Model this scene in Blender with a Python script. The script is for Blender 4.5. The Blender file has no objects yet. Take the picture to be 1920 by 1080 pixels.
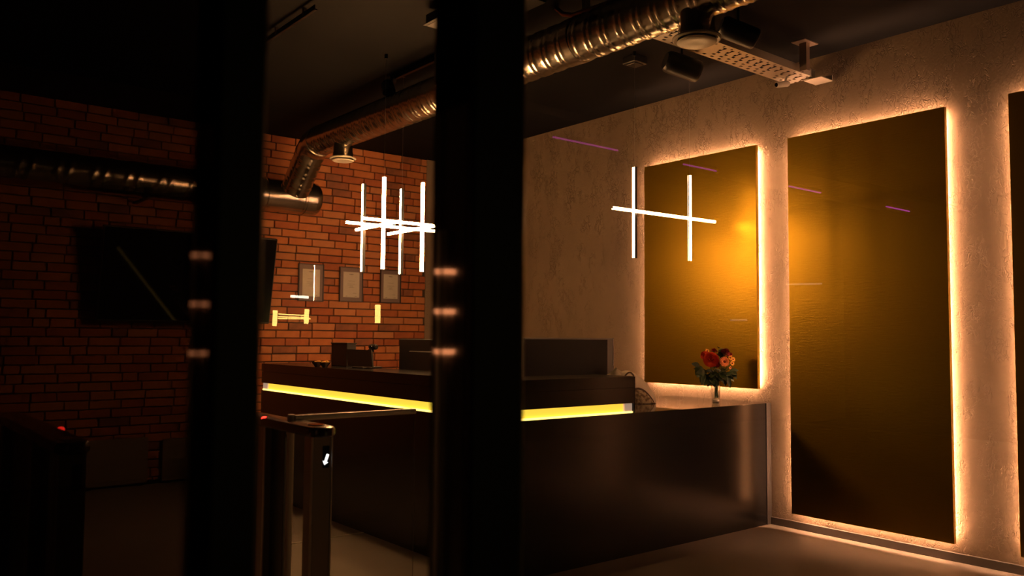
import bpy, math, random
from mathutils import Vector, Matrix, noise
random.seed(7)
C = bpy.context.scene.collection
PI = math.pi

# ------------------------------------------------------------------ camera, world, exposure
FPX, YAW, PITCH, ROLL = 1574.2, math.radians(38.988), math.radians(3.354), math.radians(0.446)
cam_d = bpy.data.cameras.new('camera')
cam = bpy.data.objects.new('camera', cam_d); C.objects.link(cam)
cam_d.sensor_width = 36.0; cam_d.lens = FPX / 1920 * 36.0
fw = Vector((math.sin(YAW) * math.cos(PITCH), math.cos(YAW) * math.cos(PITCH), math.sin(PITCH)))
rt = Vector((math.cos(YAW), -math.sin(YAW), 0)); up = rt.cross(fw)
r2 = rt * math.cos(ROLL) + up * math.sin(ROLL); u2 = -rt * math.sin(ROLL) + up * math.cos(ROLL)
m = Matrix.Identity(4)
for i in range(3):
    m[i][0] = r2[i]; m[i][1] = u2[i]; m[i][2] = -fw[i]
m[2][3] = 1.30
cam.matrix_world = m
cam_d.clip_start = 0.05
cam_d.dof.use_dof = True; cam_d.dof.focus_distance = 5.6; cam_d.dof.aperture_fstop = 2.5
S = bpy.context.scene
S.camera = cam
w = bpy.data.worlds.new('night'); S.world = w; w.use_nodes = True
w.node_tree.nodes['Background'].inputs[0].default_value = (0.35, 0.45, 0.7, 1)
w.node_tree.nodes['Background'].inputs[1].default_value = 0.0012
S.view_settings.view_transform = 'Standard'; S.view_settings.look = 'None'
S.view_settings.gamma = 1.0; S.view_settings.use_curve_mapping = False
S.view_settings.exposure = 0.0
try:
    S.cycles.use_denoising = True
    S.cycles.max_bounces = 8; S.cycles.diffuse_bounces = 4; S.cycles.glossy_bounces = 5
    S.cycles.transparent_max_bounces = 16; S.cycles.sample_clamp_indirect = 6.0
    S.cycles.caustics_reflective = False; S.cycles.caustics_refractive = False
except Exception:
    pass

# ------------------------------------------------------------------ lamp strengths
WARM = (1.0, 0.46, 0.225)
L_PANEL, L_TUBE, L_TUBE2, L_GAP, L_BAND = 240.0, 160.0, 42.0, 1.0, 7.0
L_PURPLE, L_OUT = 2.6, 22.0

# ------------------------------------------------------------------ materials
def new_mat(name):
    mt = bpy.data.materials.new(name); mt.use_nodes = True
    nt = mt.node_tree
    return mt, nt, nt.nodes['Principled BSDF']
def pbr(name, col, rough=0.5, metal=0.0, spec=0.5, coat=0.0):
    mt, nt, b = new_mat(name)
    b.inputs['Base Color'].default_value = (*col, 1); b.inputs['Roughness'].default_value = rough
    b.inputs['Metallic'].default_value = metal; b.inputs['Specular IOR Level'].default_value = spec
    b.inputs['Coat Weight'].default_value = coat
    return mt
def mixed(name, c1, c2, scale, rough=0.6, metal=0.0, bump=0.0, bscale=None, detail=4, stretch=(1, 1, 1), spec=0.5, rough2=None):
    mt, nt, b = new_mat(name); N = nt.nodes; L = nt.links
    tc = N.new('ShaderNodeTexCoord'); mp = N.new('ShaderNodeMapping'); mp.inputs['Scale'].default_value = stretch
    L.new(tc.outputs['Object'], mp.inputs[0])
    nz = N.new('ShaderNodeTexNoise'); nz.inputs['Scale'].default_value = scale; nz.inputs['Detail'].default_value = detail
    L.new(mp.outputs[0], nz.inputs['Vector'])
    rp = N.new('ShaderNodeValToRGB'); rp.color_ramp.elements[0].color = (*c1, 1); rp.color_ramp.elements[1].color = (*c2, 1)
    rp.color_ramp.elements[0].position = 0.3; rp.color_ramp.elements[1].position = 0.7
    L.new(nz.outputs['Fac'], rp.inputs[0]); L.new(rp.outputs[0], b.inputs['Base Color'])
    b.inputs['Roughness'].default_value = rough; b.inputs['Metallic'].default_value = metal
    b.inputs['Specular IOR Level'].default_value = spec
    if rough2 is not None:
        mr = N.new('ShaderNodeMapRange'); mr.inputs['To Min'].default_value = rough; mr.inputs['To Max'].default_value = rough2
        mr.inputs['From Min'].default_value = 0.3; mr.inputs['From Max'].default_value = 0.7
        L.new(nz.outputs['Fac'], mr.inputs['Value']); L.new(mr.outputs[0], b.inputs['Roughness'])
    if bump:
        n2 = N.new('ShaderNodeTexNoise'); n2.inputs['Scale'].default_value = bscale or scale * 4; n2.inputs['Detail'].default_value = 4
        L.new(mp.outputs[0], n2.inputs['Vector'])
        bp = N.new('ShaderNodeBump'); bp.inputs['Strength'].default_value = bump; bp.inputs['Distance'].default_value = 0.004
        L.new(n2.outputs['Fac'], bp.inputs['Height']); L.new(bp.outputs[0], b.inputs['Normal'])
    return mt
def emit(name, col, k):
    mt, nt, b = new_mat(name)
    b.inputs['Base Color'].default_value = (*[min(1, c) * 0.8 for c in col], 1)
    b.inputs['Emission Color'].default_value = (*col, 1); b.inputs['Emission Strength'].default_value = k
    return mt
def clear_glass(name, gain=1.9, tint=(1, 1, 1), ior=1.45):
    """a pane seen through without bending; its front faces mirror by the Fresnel law"""
    mt = bpy.data.materials.new(name); mt.use_nodes = True; nt = mt.node_tree; N = nt.nodes; L = nt.links
    for n in list(N): N.remove(n)
    out = N.new('ShaderNodeOutputMaterial'); mx = N.new('ShaderNodeMixShader')
    tr = N.new('ShaderNodeBsdfTransparent'); tr.inputs[0].default_value = (*tint, 1)
    gl = N.new('ShaderNodeBsdfGlossy'); gl.inputs['Roughness'].default_value = 0.0
    fr = N.new('ShaderNodeFresnel'); fr.inputs['IOR'].default_value = ior
    ge = N.new('ShaderNodeNewGeometry')
    inv = N.new('ShaderNodeMath'); inv.operation = 'SUBTRACT'; inv.inputs[0].default_value = 1.0
    mu = N.new('ShaderNodeMath'); mu.operation = 'MULTIPLY'; mg = N.new('ShaderNodeMath'); mg.operation = 'MULTIPLY'
    mg.inputs[1].default_value = gain; mg.use_clamp = True
    L.new(ge.outputs['Backfacing'], inv.inputs[1]); L.new(fr.outputs[0], mu.inputs[0]); L.new(inv.outputs[0], mu.inputs[1])
    L.new(mu.outputs[0], mg.inputs[0]); L.new(mg.outputs[0], mx.inputs[0])
    L.new(tr.outputs[0], mx.inputs[1]); L.new(gl.outputs[0], mx.inputs[2]); L.new(mx.outputs[0], out.inputs[0])
    return mt

def plaster_mat():
    mt, nt, b = new_mat('plaster'); N = nt.nodes; L = nt.links
    tc = N.new('ShaderNodeTexCoord')
    mp = N.new('ShaderNodeMapping'); mp.inputs['Scale'].default_value = (1, 1.3, 0.8); L.new(tc.outputs['Object'], mp.inputs[0])
    nz = N.new('ShaderNodeTexNoise'); nz.inputs['Scale'].default_value = 5; nz.inputs['Detail'].default_value = 5; L.new(mp.outputs[0], nz.inputs['Vector'])
    rp = N.new('ShaderNodeValToRGB'); rp.color_ramp.elements[0].color = (.225, .172, .12, 1); rp.color_ramp.elements[1].color = (.28, .215, .153, 1)
    L.new(nz.outputs['Fac'], rp.inputs[0]); L.new(rp.outputs[0], b.inputs['Base Color'])
    b.inputs['Roughness'].default_value = 0.85; b.inputs['Specular IOR Level'].default_value = 0.2
    # trowelled bark plaster: short worm grooves that gather in patches
    g = N.new('ShaderNodeTexNoise'); g.inputs['Scale'].default_value = 26; g.inputs['Detail'].default_value = 3; g.inputs['Distortion'].default_value = 0.8
    L.new(mp.outputs[0], g.inputs['Vector'])
    sb = N.new('ShaderNodeMath'); sb.operation = 'SUBTRACT'; sb.inputs[1].default_value = 0.5; L.new(g.outputs['Fac'], sb.inputs[0])
    ab = N.new('ShaderNodeMath'); ab.operation = 'ABSOLUTE'; L.new(sb.outputs[0], ab.inputs[0])
    mr = N.new('ShaderNodeMapRange'); mr.inputs['From Min'].default_value = 0.0; mr.inputs['From Max'].default_value = 0.05; L.new(ab.outputs[0], mr.inputs['Value'])
    pt = N.new('ShaderNodeTexNoise'); pt.inputs['Scale'].default_value = 7; pt.inputs['Detail'].default_value = 2; L.new(mp.outputs[0], pt.inputs['Vector'])
    pm = N.new('ShaderNodeMapRange'); pm.inputs['From Min'].default_value = 0.45; pm.inputs['From Max'].default_value = 0.62; L.new(pt.outputs['Fac'], pm.inputs['Value'])
    iv = N.new('ShaderNodeMath'); iv.operation = 'SUBTRACT'; iv.inputs[0].default_value = 1; L.new(mr.outputs[0], iv.inputs[1])
    mu = N.new('ShaderNodeMath'); mu.operation = 'MULTIPLY'; L.new(iv.outputs[0], mu.inputs[0]); L.new(pm.outputs[0], mu.inputs[1])
    fine = N.new('ShaderNodeTexNoise'); fine.inputs['Scale'].default_value = 60; fine.inputs['Detail'].default_value = 6; L.new(mp.outputs[0], fine.inputs['Vector'])
    fs = N.new('ShaderNodeMath'); fs.operation = 'MULTIPLY'; fs.inputs[1].default_value = 0.45; L.new(fine.outputs['Fac'], fs.inputs[0])
    hh = N.new('ShaderNodeMath'); hh.operation = 'SUBTRACT'; L.new(fs.outputs[0], hh.inputs[0]); L.new(mu.outputs[0], hh.inputs[1])
    bp = N.new('ShaderNodeBump'); bp.inputs['Strength'].default_value = 0.8; bp.inputs['Distance'].default_value = 0.008
    L.new(hh.outputs[0], bp.inputs['Height']); L.new(bp.outputs[0], b.inputs['Normal'])
    return mt
def gold_mat():
    mt, nt, b = new_mat('gold_leather_panel'); N = nt.nodes; L = nt.links
    tc = N.new('ShaderNodeTexCoord'); mp = N.new('ShaderNodeMapping'); mp.inputs['Scale'].default_value = (1, 9, 60); L.new(tc.outputs['Object'], mp.inputs[0])
    nz = N.new('ShaderNodeTexNoise'); nz.inputs['Scale'].default_value = 1.6; nz.inputs['Detail'].default_value = 3; nz.inputs['Distortion'].default_value = 0.4
    L.new(mp.outputs[0], nz.inputs['Vector'])
    bp = N.new('ShaderNodeBump'); bp.inputs['Strength'].default_value = 0.30; bp.inputs['Distance'].default_value = 0.003
    L.new(nz.outputs['Fac'], bp.inputs['Height']); L.new(bp.outputs[0], b.inputs['Normal'])
    b.inputs['Base Color'].default_value = (.30, .192, .011, 1); b.inputs['Metallic'].default_value = 0.85
    b.inputs['Roughness'].default_value = 0.36
    return mt

M = {
 'plaster': plaster_mat(), 'gold': gold_mat(),
 'ceiling': mixed('dark_ceiling', (.0035, .0038, .0046), (.0055, .0058, .0066), 3, 0.8, bump=.15, bscale=40, spec=.12),
 'floor': mixed('floor_resin', (.23, .20, .175), (.27, .235, .21), 2.2, 0.34, bump=.02, bscale=60, spec=.15),
 'mortar': mixed('mortar', (.045, .032, .024), (.07, .05, .038), 20, 0.95),
 'side_wall': pbr('dark_paint', (.05, .045, .04), 0.8),
 'pave': mixed('paving', (.03, .03, .03), (.05, .05, .05), 6, 0.8),
 'skirting': pbr('grey_skirting', (.10, .09, .085), 0.45),
 'brass': pbr('floor_trim_metal', (.7, .65, .55), 0.3, 1.0),
 'counter': pbr('charcoal_gloss_laminate', (.008, .0075, .008), 0.25, 0, 0.3),
 'counter_top': pbr('polished_dark_top', (.03, .026, .024), 0.13, 0, 0.9, coat=.6),
 'counter_edge': pbr('grey_edge_trim', (.09, .085, .085), 0.35, 0.5),
 'black_metal': pbr('black_anodised', (.012, .012, .014), 0.32, 0.6),
 'mullion': pbr('mullion_aluminium', (.10, .09, .085), 0.05, 0.95),
 'mullion_matt': pbr('mullion_matt', (.006, .006, .007), 0.5),
 'gasket': pbr('mullion_bead', (.14, .12, .10), 0.35, 0.6),
 'steel': mixed('brushed_steel', (.42, .40, .38), (.55, .52, .5), 8, 0.28, 1.0, stretch=(30, 30, 1)),
 'pale_strip': pbr('pale_strip', (.85, .78, .70), .5, .1),
 'satin_steel': pbr('satin_steel', (.97, .92, .84), .5, .6),
 'dark_steel': pbr('dark_steel', (.30, .23, .19), 0.42, 0.6),
 'lid': pbr('gate_lid', (.03, .012, .009), 0.22, 0.0, 0.6),
 'galv': mixed('galvanised', (.42, .39, .34), (.52, .48, .42), 5, 0.20, 1.0, rough2=.25),
 'white_metal': pbr('white_powder_coat', (.62, .57, .5), 0.4),
 'tray': pbr('zinc_tray', (.55, .50, .44), 0.45, 0.7),
 'black': pbr('black_plastic', (.010, .010, .011), 0.4),
 'screen': pbr('screen_glass', (.004, .004, .005), 0.04, 0, 0.5),
 'grey_plastic': pbr('grey_plastic', (.11, .105, .105), 0.4),
 'mat_board': pbr('mauve_mat_board', (.21, .155, .155), 0.7),
 'paper': mixed('certificate_paper', (.58, .55, .48), (.62, .59, .52), 30, 0.8),
 'ink': pbr('ink', (.16, .12, .10), 0.8),
 'frame': pbr('dark_frame', (.02, .015, .013), 0.4),
 'board': mixed('grey_board', (.19, .155, .125), (.23, .19, .155), 3, 0.55),
 'cream': mixed('cream_canvas', (.55, .47, .38), (.63, .55, .45), 40, 0.85, bump=.3, bscale=220),
 'olive': mixed('printed_canvas', (.14, .12, .06), (.26, .22, .13), 30, 0.85),
 'strap': pbr('brown_strap', (.10, .06, .035), 0.7),
 'bowl': pbr('brown_glazed_bowl', (.05, .025, .014), 0.25),
 'sweets': mixed('wrapped_sweets', (.45, .10, .04), (.5, .4, .08), 60, 0.35),
 'leaf': mixed('leaf_green', (.010, .026, .006), (.022, .05, .010), 20, 0.5),
 'stem': pbr('stem_green', (.03, .07, .02), 0.5),
 'rose_orange': pbr('orange_petal', (.58, .055, .007), 0.55),
 'rose_red': pbr('dark_red_petal', (.16, .004, .008), 0.5),
 'rose_crimson': pbr('crimson_petal', (.28, .009, .012), 0.5),
 'peach': pbr('peach_petal', (.90, .30, .10), 0.55),
 'yellow': pbr('yellow_petal', (.75, .36, .02), 0.55),
 'eye': pbr('flower_eye', (.20, .03, .01), 0.7),
 'water': clear_glass('water', 0.8, (.92, .93, .9), 1.33),
 'glass': clear_glass('facade_glass', 1.9),
 'vase_glass': clear_glass('vase_glass', 2.2, (.93, .94, .93), 1.5),
 'frame_glass': clear_glass('picture_glass', 1.8),
 'leaf_glass': clear_glass('gate_glass', 1.7, (.96, .96, .955)),
 'led': emit('warm_led_strip', WARM, L_PANEL),
 'tube': emit('pendant_diffuser', (1.0, .48, .17), L_TUBE),
 'tube2': emit('front_pendant_diffuser', (1.0, .48, .17), L_TUBE2),
 'gap': emit('amber_diffuser', (1.0, .70, .06), L_GAP),
 'gap_hot': emit('amber_led_line', (1.0, .70, .16), L_GAP * 2.8),
 'clear_end': emit('frosted_lit_end', (1.0, .66, .46), .36),
 'red_lamp': emit('red_indicator', (1.0, .022, .012), 7.0),
 'arrow': emit('white_arrow', (1.0, .98, .95), 2.2),
 'white_dot': emit('white_indicator', (1, .95, .9), 1.5),
 'purple': emit('purple_tube', (.66, .06, .50), L_PURPLE),
 'lantern': emit('yellow_lantern', (1.0, .70, .17), L_OUT),
 'out_white': emit('white_out_tube', (1.0, .93, .70), L_OUT),
 'out_dim': emit('dim_out_tube', (1.0, .80, .6), 0.8),
 'band': emit('salmon_light_band', (1.0, .36, .14), L_BAND),
 'dull_screen': pbr('dull_screen', (.006, .006, .006), 0.6, 0, 0.2),
 'smoked': clear_glass('smoked_facade_glass', 1.9, (.28, .265, .265)),
}
BRICKS = [mixed('brick_orange', (.41, .135, .042), (.52, .185, .06), 9, .85, bump=.5, bscale=60),
          mixed('brick_red', (.31, .088, .034), (.43, .13, .043), 9, .85, bump=.5, bscale=60),
          mixed('brick_brown', (.43, .165, .063), (.52, .215, .085), 9, .85, bump=.5, bscale=60),
          mixed('brick_dark', (.17, .07, .04), (.33, .12, .055), 9, .85, bump=.5, bscale=60)]

# ------------------------------------------------------------------ mesh helpers
class MB:
    def __init__(s): s.v = []; s.f = []; s.mi = []
    def add(s, vs, fs, mi=0):
        o = len(s.v); s.v += [tuple(v) for v in vs]; s.f += [tuple(i + o for i in f) for f in fs]; s.mi += [mi] * len(fs); return s
    def box(s, x0, x1, y0, y1, z0, z1, b=0.0, mi=0):
        if b <= 0:
            vs = [(x, y, z) for z in (z0, z1) for y in (y0, y1) for x in (x0, x1)]
            return s.add(vs, [(0, 2, 3, 1), (4, 5, 7, 6), (0, 1, 5, 4), (2, 6, 7, 3), (0, 4, 6, 2), (1, 3, 7, 5)], mi)
        lo, hi = (x0, y0, z0), (x1, y1, z1); idx = {}; vs = []
        for cx in (0, 1):
            for cy in (0, 1):
                for cz in (0, 1):
                    c = (cx, cy, cz)
                    for ax in range(3):
                        p = []
                        for k in range(3):
                            e = hi[k] if c[k] else lo[k]
                            if k != ax: e += -b if c[k] else b
                            p.append(e)
                        idx[(c, ax)] = len(vs); vs.append(p)
        fs = []
        cen = Vector(((x0 + x1) / 2, (y0 + y1) / 2, (z0 + z1) / 2))
        def face(ids):
            a, bb, c_ = (Vector(vs[i]) for i in ids[:3]); n = (bb - a).cross(c_ - bb)
            mid = sum((Vector(vs[i]) for i in ids), Vector()) / len(ids)
            fs.append(tuple(ids) if n.dot(mid - cen) > 0 else tuple(reversed(ids)))
        for ax in range(3):
            o1, o2 = [k for k in range(3) if k != ax]
            for side in (0, 1):
                ids = []
                for (a_, b_) in ((0, 0), (1, 0), (1, 1), (0, 1)):
                    c = [0, 0, 0]; c[ax] = side; c[o1] = a_; c[o2] = b_; ids.append(idx[(tuple(c), ax)])
                face(ids)
        for ax in range(3):
            o1, o2 = [k for k in range(3) if k != ax]
            for a_ in (0, 1):
                for b_ in (0, 1):
                    c0 = [0, 0, 0]; c0[o1] = a_; c0[o2] = b_; c1 = list(c0); c1[ax] = 1
                    face([idx[(tuple(c0), o1)], idx[(tuple(c1), o1)], idx[(tuple(c1), o2)], idx[(tuple(c0), o2)]])
        for c in [(i, j, k) for i in (0, 1) for j in (0, 1) for k in (0, 1)]:
            face([idx[(c, 0)], idx[(c, 1)], idx[(c, 2)]])
        return s.add(vs, fs, mi)
    def loft(s, rings, close=True, cap0=True, cap1=True, mi=0):
        n = len(rings[0]); vs = [p for r in rings for p in r]; fs = []
        for a in range(len(rings) - 1):
            for k in range(n if close else n - 1):
                k2 = (k + 1) % n
                fs.append((a * n + k, a * n + k2, (a + 1) * n + k2, (a + 1) * n + k))
        if cap0: fs.append(tuple(reversed(range(n))))
        if cap1: fs.append(tuple(range((len(rings) - 1) * n, len(rings) * n)))
        return s.add(vs, fs, mi)
    def axis(s, p0, p1, prof, n=16, cap0=True, cap1=True, phase=0.0, mi=0):
        """prof: list of (t along p0->p1 in metres, radius)"""
        p0 = Vector(p0); d = (Vector(p1) - p0).normalized()
        a = d.orthogonal().normalized(); b = d.cross(a)
        rings = [[p0 + d * t + (a * math.cos(2 * PI * k / n + phase) + b * math.sin(2 * PI * k / n + phase)) * r for k in range(n)] for t, r in prof]
        return s.loft(rings, True, cap0, cap1, mi)
    def cyl(s, p0, p1, r0, r1=None, n=12, mi=0):
        l = (Vector(p1) - Vector(p0)).length
        return s.axis(p0, p1, [(0, r0), (l, r0 if r1 is None else r1)], n, mi=mi)
    def ball(s, c, r, sc=(1, 1, 1), n=12, h=8, mi=0):
        rings = []
        for i in range(1, h):
            t = PI * i / h
            rings.append([(c[0] + r * sc[0] * math.sin(t) * math.cos(2 * PI * k / n), c[1] + r * sc[1] * math.sin(t) * math.sin(2 * PI * k / n), c[2] - r * sc[2] * math.cos(t)) for k in range(n)])
        return s.loft(rings, mi=mi)
    def path(s, pts, r, n=8, mi=0):
        pts = [Vector(p) for p in pts]; rings = []
        ref = None
        for i, p in enumerate(pts):
            d = (pts[min(i + 1, len(pts) - 1)] - pts[max(i - 1, 0)]).normalized()
            a = d.orthogonal().normalized() if ref is None else (ref - d * ref.dot(d)).normalized()
            ref = a; b = d.cross(a); rr = r(i / (len(pts) - 1)) if callable(r) else r
            rings.append([p + (a * math.cos(2 * PI * k / n) + b * math.sin(2 * PI * k / n)) * rr for k in range(n)])
        return s.loft(rings, mi=mi)
    def prism(s, outline, axis, lo, hi, mi=0):
        """outline in the two remaining axes (counter-clockwise), extruded along axis"""
        def P(a, b, c):
            return ((c, a, b), (a, c, b), (a, b, c))[axis]
        r0 = [P(a, b, lo) for a, b in outline]; r1 = [P(a, b, hi) for a, b in outline]
        return s.loft([r0, r1], mi=mi)

def make(name, mb, mats, parent=None, smooth=False, bevel=0, world=True):
    """link one mesh object; world coordinates are moved into the parent's frame"""
    me = bpy.data.meshes.new(name)
    off = Vector((0, 0, 0)); p = parent
    while p is not None and world:
        off += p.location; p = p.parent
    me.from_pydata([tuple(Vector(v) - off) for v in mb.v], [], mb.f)
    mats = mats if isinstance(mats, (list, tuple)) else [mats]
    for mt in mats: me.materials.append(mt)
    if len(mats) > 1: me.polygons.foreach_set('material_index', mb.mi)
    import bmesh
    bm = bmesh.new(); bm.from_mesh(me); bmesh.ops.recalc_face_normals(bm, faces=bm.faces); bm.to_mesh(me); bm.free()
    if smooth:
        me.polygons.foreach_set('use_smooth', [True] * len(me.polygons)); me.set_sharp_from_angle(angle=math.radians(42))
    me.update()
    o = bpy.data.objects.new(name, me); C.objects.link(o)
    if parent is not None: o.parent = parent
    return o
def tag(o, label=None, cat=None, group=None, kind=None):
    if label: o['label'] = label
    if cat: o['category'] = cat
    if group: o['group'] = group
    if kind: o['kind'] = kind
    return o
def thing(name, loc, label, cat, group=None, kind=None):
    o = bpy.data.objects.new(name, None); C.objects.link(o); o.location = loc; o.empty_display_size = .05
    return tag(o, label, cat, group, kind)
def dup(root, delta, label):
    r = root.copy(); C.objects.link(r); r.location = Vector(root.location) + Vector(delta); r['label'] = label
    for ch in list(root.children):
        c = ch.copy(); C.objects.link(c); c.parent = r
        for g in ch.children:
            d = g.copy(); C.objects.link(d); d.parent = c
    return r

# ------------------------------------------------------------------ the room shell
XW, YB, H = 5.22, 7.743, 3.25
XL, YF = -2.6, 1.03
def struct(name, mb, mt, label, cat, **k):
    return tag(make(name, mb, mt, **k), label, cat, kind='structure')
struct('floor', MB().box(XL, XW, YF - .1, YB + .2, -.12, 0), M['floor'], 'dark brown glossy resin floor of the lobby', 'floor')
struct('ceiling', MB().box(XL - .1, XW + .2, YF - .1, YB + .2, H, H + .15), M['ceiling'], 'dark painted ceiling over the lobby', 'ceiling')
struct('wall_right', MB().box(XW, XW + .2, YF - .1, YB + .2, -.12, H), M['plaster'], 'rough peach plaster wall behind the glowing panels', 'wall')
struct('wall_left', MB().box(XL - .1, XL, YF - .1, YB + .2, -.12, H), M['side_wall'], 'dark side wall beyond the turnstiles, opposite the plaster wall', 'wall')
struct('trim_1', MB().box(5.035, XW, YB - .012, YB + .02, 0, H), M['plaster'], 'narrow plastered strip beside the brickwork in the corner', 'wall')
struct('trim_2', MB().box(1.7, 2.797, 4.994, 5.006, 0, .004), M['white_metal'], 'thin metal joint strip across the floor by the counter', 'floor trim')
struct('baseboard_right', MB().box(XW - .016, XW, YF, 3.512, 0, .052, .003), M['skirting'], 'low grey skirting under the plaster wall', 'skirting')
struct('baseboard_back', MB().box(XL, 2.8, YB - .02, YB, 0, .035, .002), M['black_metal'], 'low black skirting at the foot of the brick wall', 'skirting')

# brick wall: mortar bed with every brick laid on it
wall = struct('wall_back', MB().box(XL, 5.035, YB + .010, YB + .2, -.12, H), M['mortar'], 'orange brick wall in random bond behind the counter', 'wall')
COURSE, JOINT = 0.0760, 0.010
meshes = {}
def brick_mesh(ln, mi, var):
    key = (ln, mi, var)
    if key not in meshes:
        rr = random.Random(hash(key) & 0xffff)
        mb = MB().box(0, ln, 0, .034, 0, COURSE - JOINT, .004)
        mb.v = [(x + rr.uniform(-.0018, .0018), y + rr.uniform(-.001, .0015), z + rr.uniform(-.0018, .0018)) for x, y, z in mb.v]
        me = bpy.data.meshes.new('brick'); me.from_pydata(mb.v, [], mb.f); me.materials.append(BRICKS[mi]); me.update()
        meshes[key] = (me, mb)
    return meshes[key]
singles, rest = [], []
rb = random.Random(21)
nc = int(H / COURSE) + 1
for c in range(nc):
    z = c * COURSE - .013
    if z + COURSE - JOINT > H - .001: break
    x = XL - rb.uniform(0, .2)
    while x < 5.03:
        ln = rb.choices([.24, .115, .18, .21], [70, 12, 10, 8])[0]
        if x + ln > 5.034:
            ln = round(5.034 - x, 3)
            if ln < .03: break
        if x > XL:
            mi = rb.choices([0, 1, 2, 3], [42, 32, 18, 8])[0]
            item = (x, z, ln, mi, rb.randrange(2), rb.uniform(-.003, .003))
            cx = x + ln / 2
            if cx > 3.15 and z > 1.0: singles.append((0, item))
            elif 1.55 < cx < 2.75 and .42 < z < 1.40: singles.append((1, item))
            else: rest.append(item)
        x += ln + JOINT
singles.sort(key=lambda t: (t[0], -t[1][1] if t[0] else 0))
rest += [i for _, i in singles[300:]]
for _, (x, z, ln, mi, var, dy) in singles[:300]:
    me, _mb = brick_mesh(ln, mi, var)
    o = bpy.data.objects.new('brick', me); C.objects.link(o); o.parent = wall; o.location = (x, YB - .012 + dy, z)
mb = MB()
for (x, z, ln, mi, var, dy) in rest:
    _me, b0 = brick_mesh(ln, mi, var)
    mb.add([(vx + x, vy + YB - .012 + dy, vz + z) for vx, vy, vz in b0.v], b0.f, mi)
tag(make('brick_field', mb, BRICKS, wall), kind='stuff')

# glazed front: panes and uprights between us and the lobby
def window(name, x0, x1, label, glass='glass'):
    t = thing(name, ((x0 + x1) / 2, YF, 0), label, 'window', kind='structure')
    make('pane', MB().box(x0, x1, 1.040, 1.050, .09, 3.1), M[glass], t)
    make('rail', MB().box(x0, x1, 1.005, 1.085, 0, .09, .004), M['mullion_matt'], t)
    make('rail', MB().box(x0, x1, 1.005, 1.085, 3.1, H, .004), M['mullion_matt'], t)
    return t
w1 = window('window_1', XL, .350, 'smoked glass pane in front of the dark left turnstile', 'smoked')
w2 = window('window_2', .406, .724, 'clear glass pane between the two black uprights')
w3 = window('window_3', .822, XW, 'wide clear glass pane in front of the glowing panels')
make('mullion', MB().box(.3475, .4075, .985, 1.0, 0, H, .004).box(.3505, .4055, 1.0, 1.068, 0, H), [M['mullion_matt']], w1)
make('mullion_side', MB().box(.347, .3505, 1.0, 1.032, 0, H), M['mullion'], w1)
make('mullion_side', MB().box(.347, .3505, 1.040, 1.068, 0, H), M['mullion'], w1)
make('mullion', MB().box(.7225, .818, .985, 1.0, 0, H, .004).box(.7255, .822, 1.0, 1.09, 0, H), [M['mullion_matt']], w3)
make('mullion_side', MB().box(.7220, .7255, 1.0, 1.060, 0, H), M['mullion'], w3)
make('mullion_side', MB().box(.7220, .7255, 1.066, 1.09, 0, H), M['mullion'], w3)
make('glazing_bead', MB().box(.818, .828, .990, 1.004, 0, H, .003), M['gasket'], w3)

# ------------------------------------------------------------------ glowing wall panels
XP = 5.15
def wall_panel(y0, y1, z0, z1, label):
    t = thing('wall_panel', (XP + .03, (y0 + y1) / 2, z0), label, 'wall panel', 'backlit golden wall panels')
    make('panel_face', MB().box(XP, XP + .030, y0, y1, z0, z1, .0015), M['gold'], t)
    i = .028
    for a, b, c, d in ((y0 + i, y0 + i + .008, z0 + i, z1 - i), (y1 - i - .008, y1 - i, z0 + i, z1 - i),
                       (y0 + i + .01, y1 - i - .01, z0 + i, z0 + i + .008), (y0 + i + .01, y1 - i - .01, z1 - i - .008, z1 - i)):
        make('led_strip', MB().box(XP + .044, XP + .052, a, b, c, d), M['led'], t)
    rails = MB()
    for yy in (y0 + .2, y1 - .2): rails.box(XP + .030, XW, yy - .02, yy + .02, z0 + .15, z1 - .15)
    make('mounting_rail', rails, M['black_metal'], t)
    return t
wall_panel(3.5697, 4.6432, .9447, 2.7065, 'golden leather-look panel with glowing edges above the flower vase')
wall_panel(2.2401, 3.3094, .1122, 2.7065, 'tall golden panel with glowing edges reaching down beside the counter end')
wall_panel(1.12, 1.8883, .1122, 2.7065, 'tall dark golden panel with a glowing edge, cut by the picture edge')

# ------------------------------------------------------------------ reception counter
XC, YC, H1, H2, H3 = 2.7992, 3.5148, .848, .9075, 1.0667
ctr = thing('reception_counter', (XC, YC, 0), 'black glossy L-shaped reception counter with an amber light gap', 'counter')
body = MB().prism([(XC, YC), (XW - .003, YC), (XW - .003, 4.40), (3.62, 4.40), (3.62, 6.76), (XC, 6.76)], 2, 0, H1 - .003)
make('counter_body', body, M['counter'], ctr)
top = MB().prism([(XC - .001, YC - .001), (XW - .003, YC - .001), (XW - .003, 4.40), (3.62, 4.40), (3.62, 6.761), (XC - .001, 6.761)], 2, H1 - .003, H1)
make('worktop', top, M['counter_top'], ctr)
make('end_trim', MB().box(XW - .055, XW - .003, YC - .006, YC, 0, H1, .001), M['counter_edge'], ctr)
XE = 3.805
rz = MB()
rz.prism([(XC, YC), (XE, YC), (XE, YC + .36), (XC + .36, YC + .36), (XC + .36, 6.76), (XC, 6.76)], 2, H2, 1.000)
make('riser', rz, M['counter'], ctr)
make('riser_top', MB().prism([(XC - .002, YC - .002), (XE, YC - .002), (XE, YC + .36), (XC + .36, YC + .36), (XC + .36, 6.762), (XC - .002, 6.762)], 2, 1.002, H3), M['counter'], ctr)
make('end_plate', MB().box(XE, XE + .010, YC - .001, YC + .36, H1, H3 + .001, .001), M['counter'], ctr)
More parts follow.
